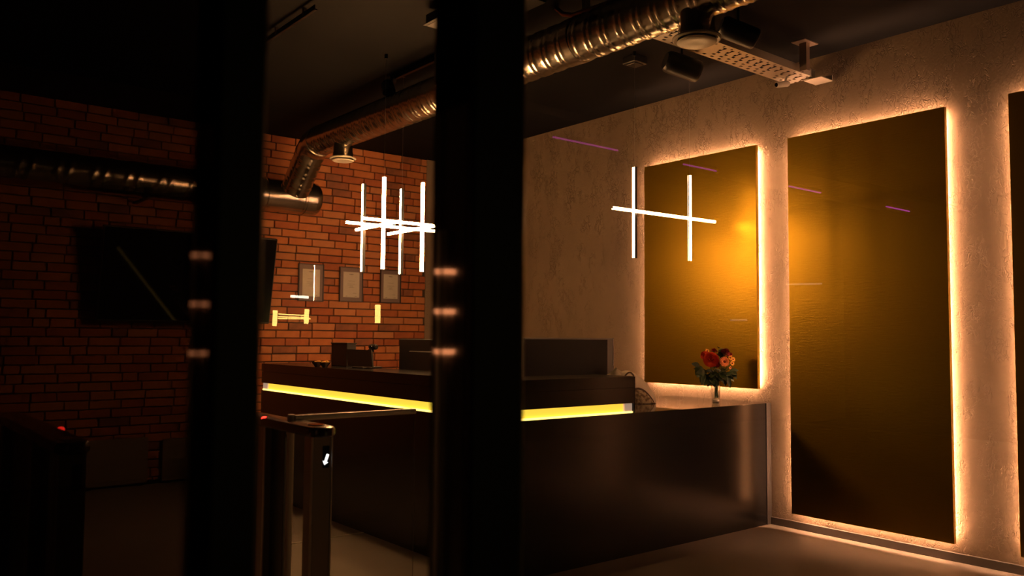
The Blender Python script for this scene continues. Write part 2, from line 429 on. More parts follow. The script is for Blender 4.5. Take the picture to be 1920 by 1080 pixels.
make('riser_core', MB().box(XC + .05, XE - .02, YC + .05, YC + .34, H1, H2).box(XC + .05, XC + .34, YC + .34, 6.70, H1, H2), M['black'], ctr)
g = .022
make('light_diffuser', MB().box(XC + g, XE - .075, YC + g, YC + .045, H1 + .001, H2 - .001), M['gap'], ctr)
make('light_diffuser', MB().box(XC + g, XC + .045, YC + .045, 6.66, H1 + .001, H2 - .001), M['gap'], ctr)
make('led_line', MB().box(XC + g - .014, XE - .004, YC + g - .014, YC + g, H1 + .0005, H1 + .010), M['gap_hot'], ctr)
make('led_line', MB().box(XC + g - .014, XC + g, YC + g, 6.75, H1 + .0005, H1 + .010), M['gap_hot'], ctr)
make('gap_end', MB().box(XE - .07, XE - .001, YC + .012, YC + .045, H1 + .001, H2 - .001, .004), M['clear_end'], ctr)
make('gap_end', MB().box(XC + .012, XC + .045, 6.665, 6.755, H1 + .001, H2 - .001, .004), M['clear_end'], ctr)

# ------------------------------------------------------------------ pendants
def tube(parent, p0, p1, face, wd=.021, thin=False, glow='tube'):
    """an aluminium bar with a glowing face along direction face"""
    p0, p1 = Vector(p0), Vector(p1); d = (p1 - p0).normalized(); fcs = face if isinstance(face, list) else [face]
    def bar(lo, hi, w2, f):
        s = d.cross(f).normalized(); mb = MB()
        q = [s * -w2 + f * lo, s * w2 + f * lo, s * w2 + f * hi, s * -w2 + f * hi]
        return mb.loft([[p0 + x for x in q], [p1 + x for x in q]])
    h = wd / 2; f0 = Vector(fcs[0])
    flush = len(fcs) == 1 and thin
    b = make('bar_profile', bar(-h if len(fcs) == 1 else -h * .45, h * (.92 if flush else .45), h if len(fcs) < 3 and not (len(fcs) == 2 and abs(Vector(fcs[0]).dot(Vector(fcs[1]))) < .5) else h * .45, f0), M['black_metal'], parent)
    for f in fcs:
        e = d * .004; f = Vector(f); s = d.cross(f).normalized()
        w2 = h * .92
        prof = [s * -w2 + f * h * .45, s * w2 + f * h * .45, s * w2 + f * h * .85, s * w2 * .6 + f * h * 1.1, s * -w2 * .6 + f * h * 1.1, s * -w2 + f * h * .85]
        if flush: prof = [s * -w2 + f * h * .9, s * w2 + f * h * .9, s * w2 + f * h * 1.02, s * -w2 + f * h * 1.02]
        make('diffuser', MB().loft([[p0 + e + x for x in prof], [p1 - e + x for x in prof]]), M[glow], b)
    return b
X_, Y_, Z_ = Vector((1, 0, 0)), Vector((0, 1, 0)), Vector((0, 0, 1))
pc = thing('pendant_lamp', (3.065, 5.14, H), 'square pendant lamp of crossed glowing bars before the brick wall', 'lamp', 'crossed bar pendants')
for x in (2.91, 3.225):
    tube(pc, (x, 5.00, 1.754), (x, 5.00, 2.395), [-Y_, Y_])
    tube(pc, (x, 5.28, 1.752), (x, 5.28, 2.386), [-X_], .024, True)
tube(pc, (2.757, 5.024, 2.097), (3.507, 5.024, 2.097), [-Y_, Y_, -Z_], .018)
tube(pc, (2.757, 5.256, 2.093), (3.507, 5.256, 2.093), [-Y_, Y_, -Z_], .018)
tube(pc, (2.886, 4.736, 2.058), (2.886, 5.345, 2.058), [-X_, -Z_], .018)
tube(pc, (3.200, 4.80, 2.062), (3.200, 5.432, 2.062), [-X_, -Z_], .018)
for x, y in ((2.91, 5.0), (3.225, 5.28)):
    make('suspension_wire', MB().cyl((x, y, 2.39), (x, y, H), .0008, n=5), M['steel'], pc)
    make('ceiling_cup', MB().cyl((x, y, H - .03), (x, y, H), .012, n=12), M['black_metal'], pc)
pd = thing('pendant_lamp', (4.46, 3.85, H), 'pendant lamp of one level and two upright glowing bars before the golden panel', 'lamp', 'crossed bar pendants')
tube(pd, (4.175, 3.85, 1.836), (4.175, 3.85, 2.456), [-X_], .024, True, 'tube2')
tube(pd, (4.752, 3.85, 1.852), (4.752, 3.85, 2.475), [-Y_, Y_], glow='tube2')
tube(pd, (3.935, 3.826, 2.150), (5.012, 3.826, 2.157), [-Y_, -Z_], .019, glow='tube2')
for x in (4.175, 4.752):
    make('suspension_wire', MB().cyl((x, 3.85, 2.45), (x, 3.85, H), .0008, n=5), M['steel'], pd)
    make('ceiling_cup', MB().cyl((x, 3.85, H - .03), (x, 3.85, H), .012, n=12), M['black_metal'], pd)

# ------------------------------------------------------------------ ducts
def spiral(p0, p1, r, pitch=.118, n=36, step=.0098, cap0=False, cap1=False):
    """spiral-seam pipe: a double rib winds round it"""
    p0, p1 = Vector(p0), Vector(p1); L = (p1 - p0).length; d = (p1 - p0) / L
    a = d.orthogonal().normalized(); b = d.cross(a); rings = []
    k_ = int(L / step)
    for i in range(k_ + 1):
        t = L * i / k_; ring = []
        for k in range(n):
            th = 2 * PI * k / n; q = ((t + pitch * k / n) % pitch) / pitch
            h = .005 * math.exp(-((q - .3) / .07) ** 2) + .005 * math.exp(-((q - .62) / .07) ** 2)
            ring.append(p0 + d * t + (a * math.cos(th) + b * math.sin(th)) * (r + h))
        rings.append(ring)
    return MB().loft(rings, True, cap0, cap1)
XD, ZD, RD = 3.2, 2.972, .125
duct = thing('main_duct', (XD, 4, H), 'round spiral metal duct running under the ceiling along the plaster wall', 'duct')
make('duct_pipe', spiral((XD, 1.2, ZD), (XD, 6.60, ZD), RD), M['galv'], duct, smooth=True)
el = []
for i in range(9):
    t = math.radians(45) * i / 8; R_ = .26
    el.append(Vector((XD, 6.60 + R_ * math.sin(t), ZD - R_ * (1 - math.cos(t)))))
def pipe(pts, r, n=32, seams=()):
    mb = MB(); rings = []
    for i, p in enumerate(pts):
        dd = (pts[min(i + 1, len(pts) - 1)] - pts[max(i - 1, 0)]).normalized(); a = Vector((1, 0, 0)); b = dd.cross(a)
        rr = r + (.004 if i in seams else 0)
        rings.append([p + (a * math.cos(2 * PI * k / n) + b * math.sin(2 * PI * k / n)) * rr for k in range(n)])
    return mb.loft(rings, True, True, True)
make('elbow', pipe(el, RD + .003, seams=(0, 4, 8)), M['galv'], duct, smooth=True)
e = el[-1]; dd = Vector((0, 1, -1)).normalized()
make('duct_drop', spiral(e, e + dd * .40, RD), M['galv'], duct, smooth=True)
make('coupling', MB().axis((XD, 3.34, ZD), (XD, 3.40, ZD), [(0, RD + .002), (.004, RD + .006), (.056, RD + .006), (.06, RD + .002)], 36), M['galv'], duct, smooth=True)
for q in (-.14, .132): make('hanger_strap', MB().box(XD + q, XD + q + .008, 4.60, 4.625, ZD, H), M['galv'], duct)
make('hanger_ring', MB().axis((XD, 4.60, ZD), (XD, 4.625, ZD), [(0, RD + .005), (.025, RD + .005)], 32), M['galv'], duct)
WD_Y, WD_Z, WD_R = 7.45, 2.61, .150
wd = thing('wall_duct', (1, WD_Y, WD_Z), 'large capped spiral duct lying along the top of the brick wall', 'duct')
make('duct_pipe', spiral((XL + .05, WD_Y, WD_Z), (3.06, WD_Y, WD_Z), WD_R, pitch=.26), M['galv'], wd, smooth=True)
make('tee_sleeve', MB().axis((3.05, WD_Y, WD_Z), (3.46, WD_Y, WD_Z), [(0, WD_R), (.005, WD_R + .008), (.03, WD_R + .008), (.034, WD_R + .003), (.36, WD_R + .003), (.365, WD_R + .008), (.41, WD_R + .006)], 40), M['galv'], wd, smooth=True)
make('end_cap', MB().axis((3.44, WD_Y, WD_Z), (3.60, WD_Y, WD_Z), [(0, WD_R + .012), (.09, WD_R + .012), (.094, WD_R + .006), (.13, WD_R + .004), (.15, WD_R - .01)], 40), M['galv'], wd, smooth=True)
for x in (.4, 2.0):
    make('bracket', MB().box(x, x + .03, WD_Y - .16, YB, WD_Z - .175, WD_Z - .158), M['black_metal'], wd)
def valve(y, z, rneck, rdisc, label):
    t = thing('air_valve', (XD, y, ZD), label, 'air vent', 'round air valves under the main duct')
    make('neck', MB().axis((XD, y, ZD - .06), (XD, y, z + .012), [(0, rneck), (ZD - .06 - z - .06, rneck), (ZD - .06 - z - .055, rneck + .004), (ZD - .06 - z - .012, rneck + .004)], 32), M['galv'], t, smooth=True)
    make('flange', MB().axis((XD, y, z + .016), (XD, y, z), [(0, rneck), (.002, rdisc * .98), (.010, rdisc), (.016, rdisc * .93), (.012, rdisc * .8), (.004, rdisc * .78)], 36), M['white_metal'], t, smooth=True)
    make('disc', MB().axis((XD, y, z + .002), (XD, y, z - .02), [(0, rdisc * .70), (.010, rdisc * .82), (.016, rdisc * .74), (.010, rdisc * .3), (.008, .004)], 36), M['white_metal'], t, smooth=True)
    return t
valve(2.545, 2.742, .086, .118, 'round pale air valve hanging from the near end of the main duct')
valve(6.17, 2.742, .078, .108, 'small round air valve on the duct before the brick wall')

# ------------------------------------------------------------------ cable tray, hanger, camera
tr = thing('cable_tray', (4.3, 3.16, 3.07), 'perforated metal cable tray running out to the plaster wall', 'cable tray')
x0, x1, y0, y1, zt = 3.38, 5.10, 3.06, 3.265, 3.07
bt = MB(); nx = int((x1 - x0) / .0125); ny = 12; dx = (x1 - x0) / nx; dy = (y1 - y0) / ny
for i in range(nx):
    for j in range(ny):
        hole = 0 < j < ny - 1 and (i % 56) > 3 and ((i + (j // 2) * 2 + (2 if j % 4 > 1 else 0)) % 6 < 2) and (j % 2 == 0 or (i % 3 == 0))
        if hole: continue
        a, b_ = x0 + i * dx, y0 + j * dy
        bt.add([(a, b_, zt), (a, b_ + dy, zt), (a + dx, b_ + dy, zt), (a + dx, b_, zt)], [(0, 1, 2, 3)])
make('tray_base', bt, M['tray'], tr)
make('tray_side', MB().box(x0, x1, y0 - .002, y0, zt - .001, zt + .05), M['tray'], tr)
make('tray_side', MB().box(x0, x1, y1, y1 + .002, zt - .001, zt + .05), M['tray'], tr)
make('end_bracket', MB().box(5.06, 5.20, 2.99, 3.12, 3.050, 3.058, .002).box(5.195, 5.205, 2.99, 3.12, 3.05, 3.09), M['tray'], tr)
hg = MB()
hg.box(4.875, 4.885, 2.985, 3.035, 3.06, H).box(4.885, 4.915, 3.031, 3.035, 3.06, H).box(4.885, 4.915, 2.985, 2.989, 3.06, H)
hg.box(4.82, 4.98, 2.96, 3.06, H - .006, H)
for k in range(4): hg.cyl((4.90, 2.982, 3.10 + .035 * k), (4.90, 2.985, 3.10 + .035 * k), .006, n=8)
make('hanger', hg, M['dark_steel'], tr)
cb = MB().path([(3.5, 3.12, 3.076), (4.0, 3.11, 3.076), (4.5, 3.13, 3.076), (4.8, 3.12, 3.077), (5.05, 3.10, 3.077)], .005, 6)
cb.path([(3.5, 3.17, 3.076), (4.2, 3.18, 3.076), (4.62, 3.19, 3.077), (5.05, 3.16, 3.077)], .006, 6)
make('cable', cb, M['black'], tr)
cm = thing('bullet_camera', (4.90, 3.21, 3.07), 'small pale bullet camera hung below the wall end of the cable tray', 'camera')
a0 = Vector((4.86, 3.20, 3.005)); ax = Vector((.80, -.30, .16)).normalized()
make('camera_body', MB().axis(a0, a0 + ax, [(0, .017), (.006, .020), (.09, .020), (.10, .014)], 20), M['white_metal'], cm, smooth=True)
make('lens', MB().axis(a0 - ax * .004, a0 + ax, [(0, .013), (.003, .0155), (.006, .0155)], 16), M['screen'], cm, smooth=True)
make('arm', MB().path([a0 + ax * .07, a0 + ax * .075 + Vector((0, 0, .03)), a0 + ax * .09 + Vector((0, 0, .06))], .008, 8), M['white_metal'], cm, smooth=True)
def spot(base, head, d, r, l, label):
    t = thing('spotlight', (base[0], base[1], H), label, 'spotlight', 'black ceiling spotlights')
    h = Vector(head); d = Vector(d).normalized()
    make('lamp_housing', MB().axis(h - d * l / 2, h + d * l / 2, [(0, r * .75), (.015, r * .95), (.03, r), (l - .02, r), (l - .004, r * .96), (l, r * .9)], 24), M['black'], t, smooth=True)
    make('yoke', MB().path([(base[0], base[1], H - .02), (base[0], base[1], h.z + r + .03), tuple(h + Vector((0, 0, r * .7)))], .008, 8), M['black'], t)
    make('mount_plate', MB().box(base[0] - .05, base[0] + .05, base[1] - .03, base[1] + .03, H - .022, H, .003), M['black'], t)
    return t
spot((4.03, 3.32), (4.03, 3.32, 2.985), (.85, -.45, -.25), .068, .23, 'black cylinder spotlight just below the perforated cable tray')
spot((3.97, 2.86), (3.97, 2.86, 3.055), (.75, -.55, -.35), .062, .22, 'black spotlight above the perforated tray beside the near air valve')
bx = thing('sensor_box', (4.26, 3.93, H), 'small black box fixed to the ceiling near the plaster wall', 'sensor')
make('housing', MB().box(4.20, 4.33, 3.87, 3.99, H - .05, H, .005), M['black'], bx)
make('cover', MB().box(4.22, 4.31, 3.89, 3.97, H - .058, H - .05, .003), M['black'], bx)
tk = thing('track_light', (3.195, 4.8, H), 'black track rail with a hanging spot head above the main duct', 'spotlight')
make('rail', MB().box(3.18, 3.21, 4.0, 5.40, H - .035, H, .003), M['black'], tk)
make('lamp_head', MB().axis((3.15, 5.40, 3.20), (3.15, 5.36, 3.11), [(0, .03), (.02, .045), (.095, .05)], 20), M['black'], tk, smooth=True)
make('adapter', MB().box(3.165, 3.20, 5.34, 5.40, H - .06, H - .03, .003), M['black'], tk)
cr = thing('ceiling_rail', (2.12, 4.8, H), 'thin pale metal rail along the dark ceiling above the turnstiles', 'rail')
make('rail', MB().box(2.112, 2.130, 4.46, 5.19, 3.20, 3.206, .001).box(2.112, 2.115, 4.46, 5.19, 3.20, 3.23), M['black_metal'], cr)
for q in (4.6, 5.0): make('rail_clip', MB().box(2.108, 2.134, q, q + .02, 3.206, H), M['dark_steel'], cr)
fb = thing('fan_unit', (2.86, 3.8, H), 'flat dark fan unit on the ceiling behind the main duct', 'fan unit')
make('casing', MB().box(2.68, 3.00, 3.42, 4.15, 3.15, 3.22, .004), M['black'], fb)
make('edge_flange', MB().box(2.66, 2.68, 3.42, 4.15, 3.15, 3.154), M['black_metal'], fb)
for q in (3.5, 4.05): make('bracket', MB().box(2.80, 2.83, q, q + .03, 3.22, H), M['dark_steel'], fb)
cp = thing('copper_pipe', (3.27, 3.2, H), 'thin clamped pipe run just above the main duct', 'pipe')
make('pipe', MB().path([(3.25, 3.62, 3.245), (3.25, 3.56, 3.19), (3.25, 3.48, 3.16), (3.26, 3.36, 3.155), (3.28, 3.15, 3.155), (3.28, 2.95, 3.17), (3.28, 2.88, 3.245)], .014, 10), pbr('copper', (.5, .26, .13), .35, 1), cp, smooth=True)
for q in (3.38, 3.12): make('clamp', MB().box(3.25, 3.295, q, q + .02, 3.138, H), M['steel'], cp)

# ------------------------------------------------------------------ things on the brick wall
def certificate(x0, x1, z0, z1, label):
    t = thing('certificate', ((x0 + x1) / 2, YB, z0), label, 'certificate', 'framed certificates on the brick wall')
    y = YB - .022; f = .008
    make('frame', MB().box(x0, x1, y - .018, y, z0, z0 + f).box(x0, x1, y - .018, y, z1 - f, z1).box(x0, x0 + f, y - .018, y, z0 + f, z1 - f).box(x1 - f, x1, y - .018, y, z0 + f, z1 - f), M['frame'], t)
    make('mat_board', MB().box(x0 + f, x1 - f, y - .008, y, z0 + f, z1 - f), M['mat_board'], t)
    w_, h_ = x1 - x0, z1 - z0; px0, px1, pz0, pz1 = x0 + w_ * .16, x1 - w_ * .15, z0 + h_ * .13, z1 - h_ * .14
    pp = make('paper', MB().box(px0, px1, y - .0095, y - .008, pz0, pz1), M['paper'], t)
    pm = MB(); pw, ph = px1 - px0, pz1 - pz0; yy = y - .0101
    def dash(u0, u1, v, h): pm.box(px0 + pw * u0, px0 + pw * u1, yy, yy + .0006, pz0 + ph * v, pz0 + ph * v + h)
    dash(.36, .44, .90, .005); dash(.45, .56, .895, .006); dash(.57, .63, .90, .004)
    for v, a, b_ in ((.64, .30, .70), (.52, .26, .52), (.52, .55, .74), (.47, .26, .60), (.38, .34, .66), (.43, .4, .6)): dash(a, b_, v, .0022)
    dash(.14, .26, .035, .004); dash(.72, .86, .035, .004); dash(.60, .82, .16, .002)
    tag(make('print', pm, M['ink'], pp), kind='stuff')
    make('pane', MB().box(x0 + f, x1 - f, y - .014, y - .012, z0 + f, z1 - f), M['frame_glass'], t)
    make('backing', MB().box(x0 + .03, x1 - .03, y, YB + .010, z0 + .05, z1 - .05), M['frame'], t)
certificate(3.545, 3.814, 1.640, 2.010, 'framed certificate nearest the capped duct end, with a bright reflection bar')
certificate(3.990, 4.256, 1.648, 2.004, 'middle one of the three framed certificates')
certificate(4.462, 4.712, 1.650, 2.003, 'framed certificate nearest the corner with the plaster wall')

tv = thing('wall_screen', (2.45, YB, 1.8), 'large dark flat screen tilted out from the brick wall', 'screen')
def tilt(mb, piv, ang):
    c, s_ = math.cos(ang), math.sin(ang); out = []
    for x, y, z in mb.v:
        dy_, dz_ = y - piv[1], z - piv[2]; out.append((x, piv[1] + dy_ * c - dz_ * s_, piv[2] + dy_ * s_ + dz_ * c))
    mb.v = out; return mb
pv = (2.45, 7.60, 1.41); ang = math.radians(11)
make('casing', tilt(MB().box(1.70, 3.20, 7.575, 7.625, 1.41, 2.215, .008), pv, ang), M['black'], tv)
make('display', tilt(MB().box(1.712, 3.188, 7.5725, 7.576, 1.43, 2.204), pv, ang), M['screen'], tv)
make('bracket', MB().box(2.3, 2.6, 7.54, YB + .01, 1.70, 1.90).box(2.2, 2.7, YB - .03, YB + .01, 1.6, 2.0), M['black_metal'], tv)
lb = [(1.66, 2.18, .022, .412, 'pale grey board standing against the foot of the brick wall beside the left turnstile'),
      (2.30, 2.78, .022, .385, 'pale grey board against the foot of the brick wall, behind the left upright')]
for a, b_, c_, d_, la in lb:
    t = thing('wall_board', ((a + b_) / 2, YB - .05, 0), la, 'board', 'grey boards at the foot of the brick wall')
    make('board_face', MB().box(a, b_, YB - .062, YB - .040, c_, d_, .003), M['board'], t)
    make('foot', MB().box(a + .03, a + .07, YB - .058, YB - .022, 0, c_).box(b_ - .07, b_ - .03, YB - .058, YB - .022, 0, c_), M['black_metal'], t)

# slim light post left of the picture, mirrored in the shiny flanks of the uprights
lp = thing('light_post', (-.03, 2.15, 0), 'slim post with three salmon light bands, seen mirrored in the black uprights', 'lamp')
make('post', MB().axis((-.03, 2.15, 0), (-.03, 2.15, 2), [(0, .10), (.012, .10), (.014, .026), (1.62, .026), (1.63, .02)], 24), M['white_metal'], lp, smooth=True)
for z in (1.262, 1.385, 1.508):
    c_ = make('collar', MB().axis((-.03, 2.15, z), (-.03, 2.15, 3), [(0, .026), (0.001, .036), (.006, .036), (.007, .026)], 24), M['black_metal'], lp, smooth=True)
    make('light_band', MB().axis((-.03, 2.15, z - .016), (-.03, 2.15, 3), [(0, .0265), (.001, .031), (.0155, .033)], 24), M['band'], c_, smooth=True)

# ------------------------------------------------------------------ turnstiles
def turnstile(cx, cy, label, lamp_dx, arrow):
    t = thing('turnstile', (cx, cy, 0), label, 'turnstile', 'slim metal turnstile pedestals')
    n = 14; w_ = .052; l0, l1 = cy - .315, cy + .93
    def cap(r, ex=0):
        out = []
        for k in range(n + 1):
            a = -PI + PI * k / n; out.append((cx + (r) * math.cos(a), l0 + w_ + (r) * math.sin(a)))
        for k in range(n + 1):
            a = PI * k / n; out.append((cx + r * math.cos(a), l1 - w_ + r * math.sin(a)))
        return out
    def ring(r, z): return [(x, y, z) for x, y in cap(r)]
    make('lid', MB().loft([ring(w_ - .006, .928), ring(w_, .934), ring(w_, .954), ring(w_ - .006, .963), ring(w_ - .02, .966)]), M['lid'], t, smooth=True)
    rd = MB().loft([[(cx + math.cos(2 * PI * k / 20) * rr, l0 + .095 + 1.5 * math.sin(2 * PI * k / 20) * rr, z) for k in range(20)] for rr, z in ((.030, .965), (.030, .968), (.026, .969))])
    make('card_reader', rd, M['screen'], t)
    for y0 in (cy - .278, cy + .155, cy + .80):
        p = make('post', MB().box(cx - .038, cx + .036, y0, y0 + .075, .06, .930, .003), M['dark_steel'], t)
        make('edge_strip', MB().box(cx + .0355, cx + .041, y0 - .003, y0 + .02, .06, .928, .002), M['pale_strip'], p)
        make('edge_strip', MB().box(cx - .042, cx - .0375, y0 - .003, y0 + .012, .06, .928, .002), M['pale_strip'], p)
    make('foot_rail', MB().loft([ring(w_ - .002, 0), ring(w_, .006), ring(w_, .05), ring(w_ - .008, .062)]), M['lid'], t, smooth=True)
    make('side_panel', MB().box(cx - .012, cx + .012, cy + .03, cy + .80, .05, .932, .002), M['black'], t)
    make('lower_rail', MB().box(cx - .03, cx + .03, cy - .205, cy - .03, .06, .085, .004), M['black_metal'], t)
    rp = make('rotor_post', MB().axis((cx, cy, .05), (cx, cy, 1), [(0, .020), (.03, .020), (.031, .0135), (.86, .0135)] + ([(.861, .017), (.89, .017), (.935, .0145), (.938, .012)] if arrow else [(.88, .0135)]), 20), M['pale_strip'], t, smooth=True)
    ds = make('display', MB().box(cx + .000, cx + .028, cy - .2795, cy - .277, .812, .893, .001), M['screen'], t)
    a = math.radians(-20); ay = cy - .2806
    arr = [(0, -.020), (.011, -.008), (.0045, -.008), (.0045, .020), (-.0045, .020), (-.0045, -.008), (-.011, -.008)]
    ap = [(cx + .0145 + x * math.cos(a) - z * math.sin(a) * 1, .843 + x * math.sin(a) + z * math.cos(a)) for x, z in arr]
    if arrow: make('arrow', MB().prism(ap, 1, ay, ay + .0012), M['arrow'], ds)
    make('indicator', MB().ball((cx + lamp_dx, cy + .175, .958), .013, (1, 1.4, .8)), M['red_lamp'], t, smooth=True)
    return t
t1 = turnstile(1.430, 3.150, 'steel turnstile pedestal with white arrow and swing arm before the counter', -.036, True)
ov = [(3.143 + .009 * math.cos(2 * PI * k / 24), .9735 + .0115 * math.sin(2 * PI * k / 24)) for k in range(24)]
arm = make('swing_arm', MB().prism(ov, 0, 1.443, 2.004), M['satin_steel'], t1, smooth=True)
fc = bpy.data.curves.new('printed_text', 'FONT'); fc.body = 'mobix'; fc.size = .0085; fc.extrude = .0002; fc.align_x = 'CENTER'
ft = bpy.data.objects.new('lettering', fc); C.objects.link(ft); bpy.context.view_layer.update()
fm = bpy.data.meshes.new_from_object(ft.evaluated_get(bpy.context.evaluated_depsgraph_get())); bpy.data.objects.remove(ft)
fo = bpy.data.objects.new('printed_text', fm); C.objects.link(fo); fm.materials.clear(); fm.materials.append(M['strap'])
fo.parent = arm; fo.location = Vector((1.985, 3.1337, .9735)) - t1.location; fo.rotation_euler = (PI / 2, 0, 0)
gl = [(1.452, .12), (2.010, .12)] + [(1.985 + .03 * math.cos(PI / 2 * k / 6) - .005, .958 + .03 * math.sin(PI / 2 * k / 6)) for k in range(7)] + [(1.452, .988)]
make('glass_leaf', MB().prism(gl, 1, 3.151, 3.159), M['leaf_glass'], t1)
make('edge_line', MB().path([(1.46, 3.155, .988), (1.98, 3.155, .988)] + [(1.98 + .03 * math.sin(PI / 2 * k / 6), 3.155, .958 + .03 * math.cos(PI / 2 * k / 6)) for k in range(1, 7)] + [(2.010, 3.155, .12)], .0012, 5), M['grey_plastic'], t1)
t2 = turnstile(.602, 3.190, 'dark turnstile pedestal with a red light at the left picture edge', .052, False)

# ------------------------------------------------------------------ things on the counter
mo = thing('monitor', (4.0, 4.27, H1), 'wide dark monitor with a lighter end strip beside the cream bag', 'monitor')
make('casing', MB().box(3.565, 4.413, 4.27, 4.31, 1.000, 1.299, .004), M['grey_plastic'], mo)
make('display', MB().box(3.567, 4.342, 4.268, 4.2705, 1.000, 1.288), M['dull_screen'], mo)
make('end_line', MB().box(4.400, 4.403, 4.2665, 4.27, 1.10, 1.294), M['steel'], mo)
make('stand', MB().box(3.95, 4.05, 4.285, 4.30, H1 + .012, 1.02).box(3.86, 4.14, 4.20, 4.38, H1, H1 + .012, .004), M['black'], mo)
make('power_light', MB().ball((3.60, 4.267, 1.033), .0028), M['white_dot'], mo)

m2 = thing('monitor', (3.25, 4.93, H1), 'dark monitor back rising over the left wing beside the right upright', 'monitor')
make('casing', MB().box(3.17, 3.20, 4.60, 5.20, .93, 1.283, .006), M['black'], m2)
make('back_bulge', MB().box(3.155, 3.172, 4.72, 5.05, 1.0, 1.2, .008), M['black'], m2)
make('stand', MB().box(3.19, 3.21, 4.85, 4.95, H1 + .012, 1.0).box(3.17, 3.36, 4.78, 5.02, H1, H1 + .012, .003), M['black'], m2)
dk = thing('document_box', (3.1, 5.9, H3), 'upright black box standing on the left wing beyond the tilted tablet', 'box')
make('case', MB().box(3.06, 3.14, 5.775, 6.03, H3, 1.245, .004), M['black'], dk)
make('lid', MB().box(3.056, 3.144, 5.771, 6.034, 1.238, 1.248, .002), M['black'], dk)
tb = thing('tablet', (3.05, 5.4, H3), 'dark tablet leaning back on its stand on the left wing', 'tablet')
def slab(c0, ux, uz, w_, h_, th):
    c0, ux, uz = Vector(c0), Vector(ux).normalized(), Vector(uz).normalized(); nn = ux.cross(uz)
    return MB().loft([[c0, c0 + ux * w_, c0 + ux * w_ + uz * h_, c0 + uz * h_], [c0 + nn * th, c0 + ux * w_ + nn * th, c0 + ux * w_ + uz * h_ + nn * th, c0 + uz * h_ + nn * th]])
make('screen_case', slab((3.00, 5.625, H3 + .012), (0.05, -1, 0), (.10, .36, 1), .34, .128, .012), M['black'], tb)
make('foot', MB().box(2.97, 3.13, 5.36, 5.52, H3, H3 + .012, .003), M['black'], tb)
make('prop', MB().path([(3.09, 5.44, H3 + .01), (3.03, 5.46, H3 + .07)], .008, 8), M['black'], tb)
wc = thing('webcam', (3.03, 5.36, 1.2), 'small black webcam clipped on top of the tilted tablet', 'camera')
make('camera_body', MB().axis((3.05, 5.40, 1.222), (3.05, 5.31, 1.222), [(0, .014), (.01, .020), (.08, .020), (.09, .014)], 14), M['black'], wc, smooth=True)
make('lens', MB().ball((3.032, 5.35, 1.222), .010), M['screen'], wc, smooth=True)
make('clip', MB().box(3.02, 3.05, 5.34, 5.38, 1.185, 1.206, .003), M['black'], wc)
for (bx_, by_, la) in ((2.86, 5.86, 'small brown bowl with sweets near the far counter end'), (2.86, 5.735, 'small brown bowl with red sweets next to the upright black box')):
    b = thing('bowl', (bx_, by_, H3), la, 'bowl', 'small bowls on the raised counter')
    make('dish', MB().axis((bx_, by_, H3), (bx_, by_, 2), [(0, .018), (.004, .020), (.012, .026), (.034, .043), (.038, .044), (.036, .040), (.016, .024)], 20), M['bowl'], b, smooth=True)
    sm = MB(); rr = random.Random(int(by_ * 1000))
    for k in range(9):
        a = rr.uniform(0, 2 * PI); q = rr.uniform(0, .026); sm.ball((bx_ + q * math.cos(a), by_ + q * math.sin(a), H3 + .032 + rr.uniform(0, .012)), .010, (1, 1.2, .8), 7, 5)
    tag(make('sweets', sm, M['sweets'], b, smooth=True), kind='stuff')

# cream bag slumped on the low counter behind the riser's end
bg = thing('canvas_bag', (4.32, 4.06, H1), 'crumpled cream canvas bag slumped on the low counter behind the raised end', 'bag')
BR, BT, B0 = Vector((.777, -.629, 0)), Vector((-.629, -.777, 0)), Vector((4.40, 4.05, 0))
out = [(-.262, .850), (-.262, .93), (-.250, 1.00), (-.201, 1.042), (-.165, 1.066), (-.137, 1.094), (-.120, 1.080), (-.100, 1.066), (-.07, 1.074), (-.044, 1.072), (-.006, 1.054),
       (.050, 1.012), (.087, .974), (.120, .926), (.136, .885), (.139, .850)]
fine = []
for a_, b_ in zip(out, out[1:]):
    for k in range(3): fine.append((a_[0] + (b_[0] - a_[0]) * k / 3, a_[1] + (b_[1] - a_[1]) * k / 3))
out = fine + [out[-1]]
mb = MB(); ns = 26
cu, cz = -.05, .90
for sgn in range(ns + 1):
    q = -1 + 2 * sgn / ns; sc = max(.05, (1 - abs(q) ** 2.4)) ** .42; ring = []
    pts_ = out + [(.139 + (-.262 - .139) * k / 8, .849) for k in range(1, 8)]
    for (u, z) in pts_:
        uu = cu + (u - cu) * sc; zz = .849 + (z - .849) * sc
        f = noise.noise(Vector((u * 9, z * 9, q * 2.5))) * .016
        p = B0 + BR * uu + BT * (q * .12 + f * (1 - abs(q)) + f)
        ring.append((p.x, p.y, max(H1 + .001, zz + f * .2 * (abs(q) > .1))))
    mb_rings = (mb_rings + [ring]) if sgn else [ring]
mb.loft(mb_rings)
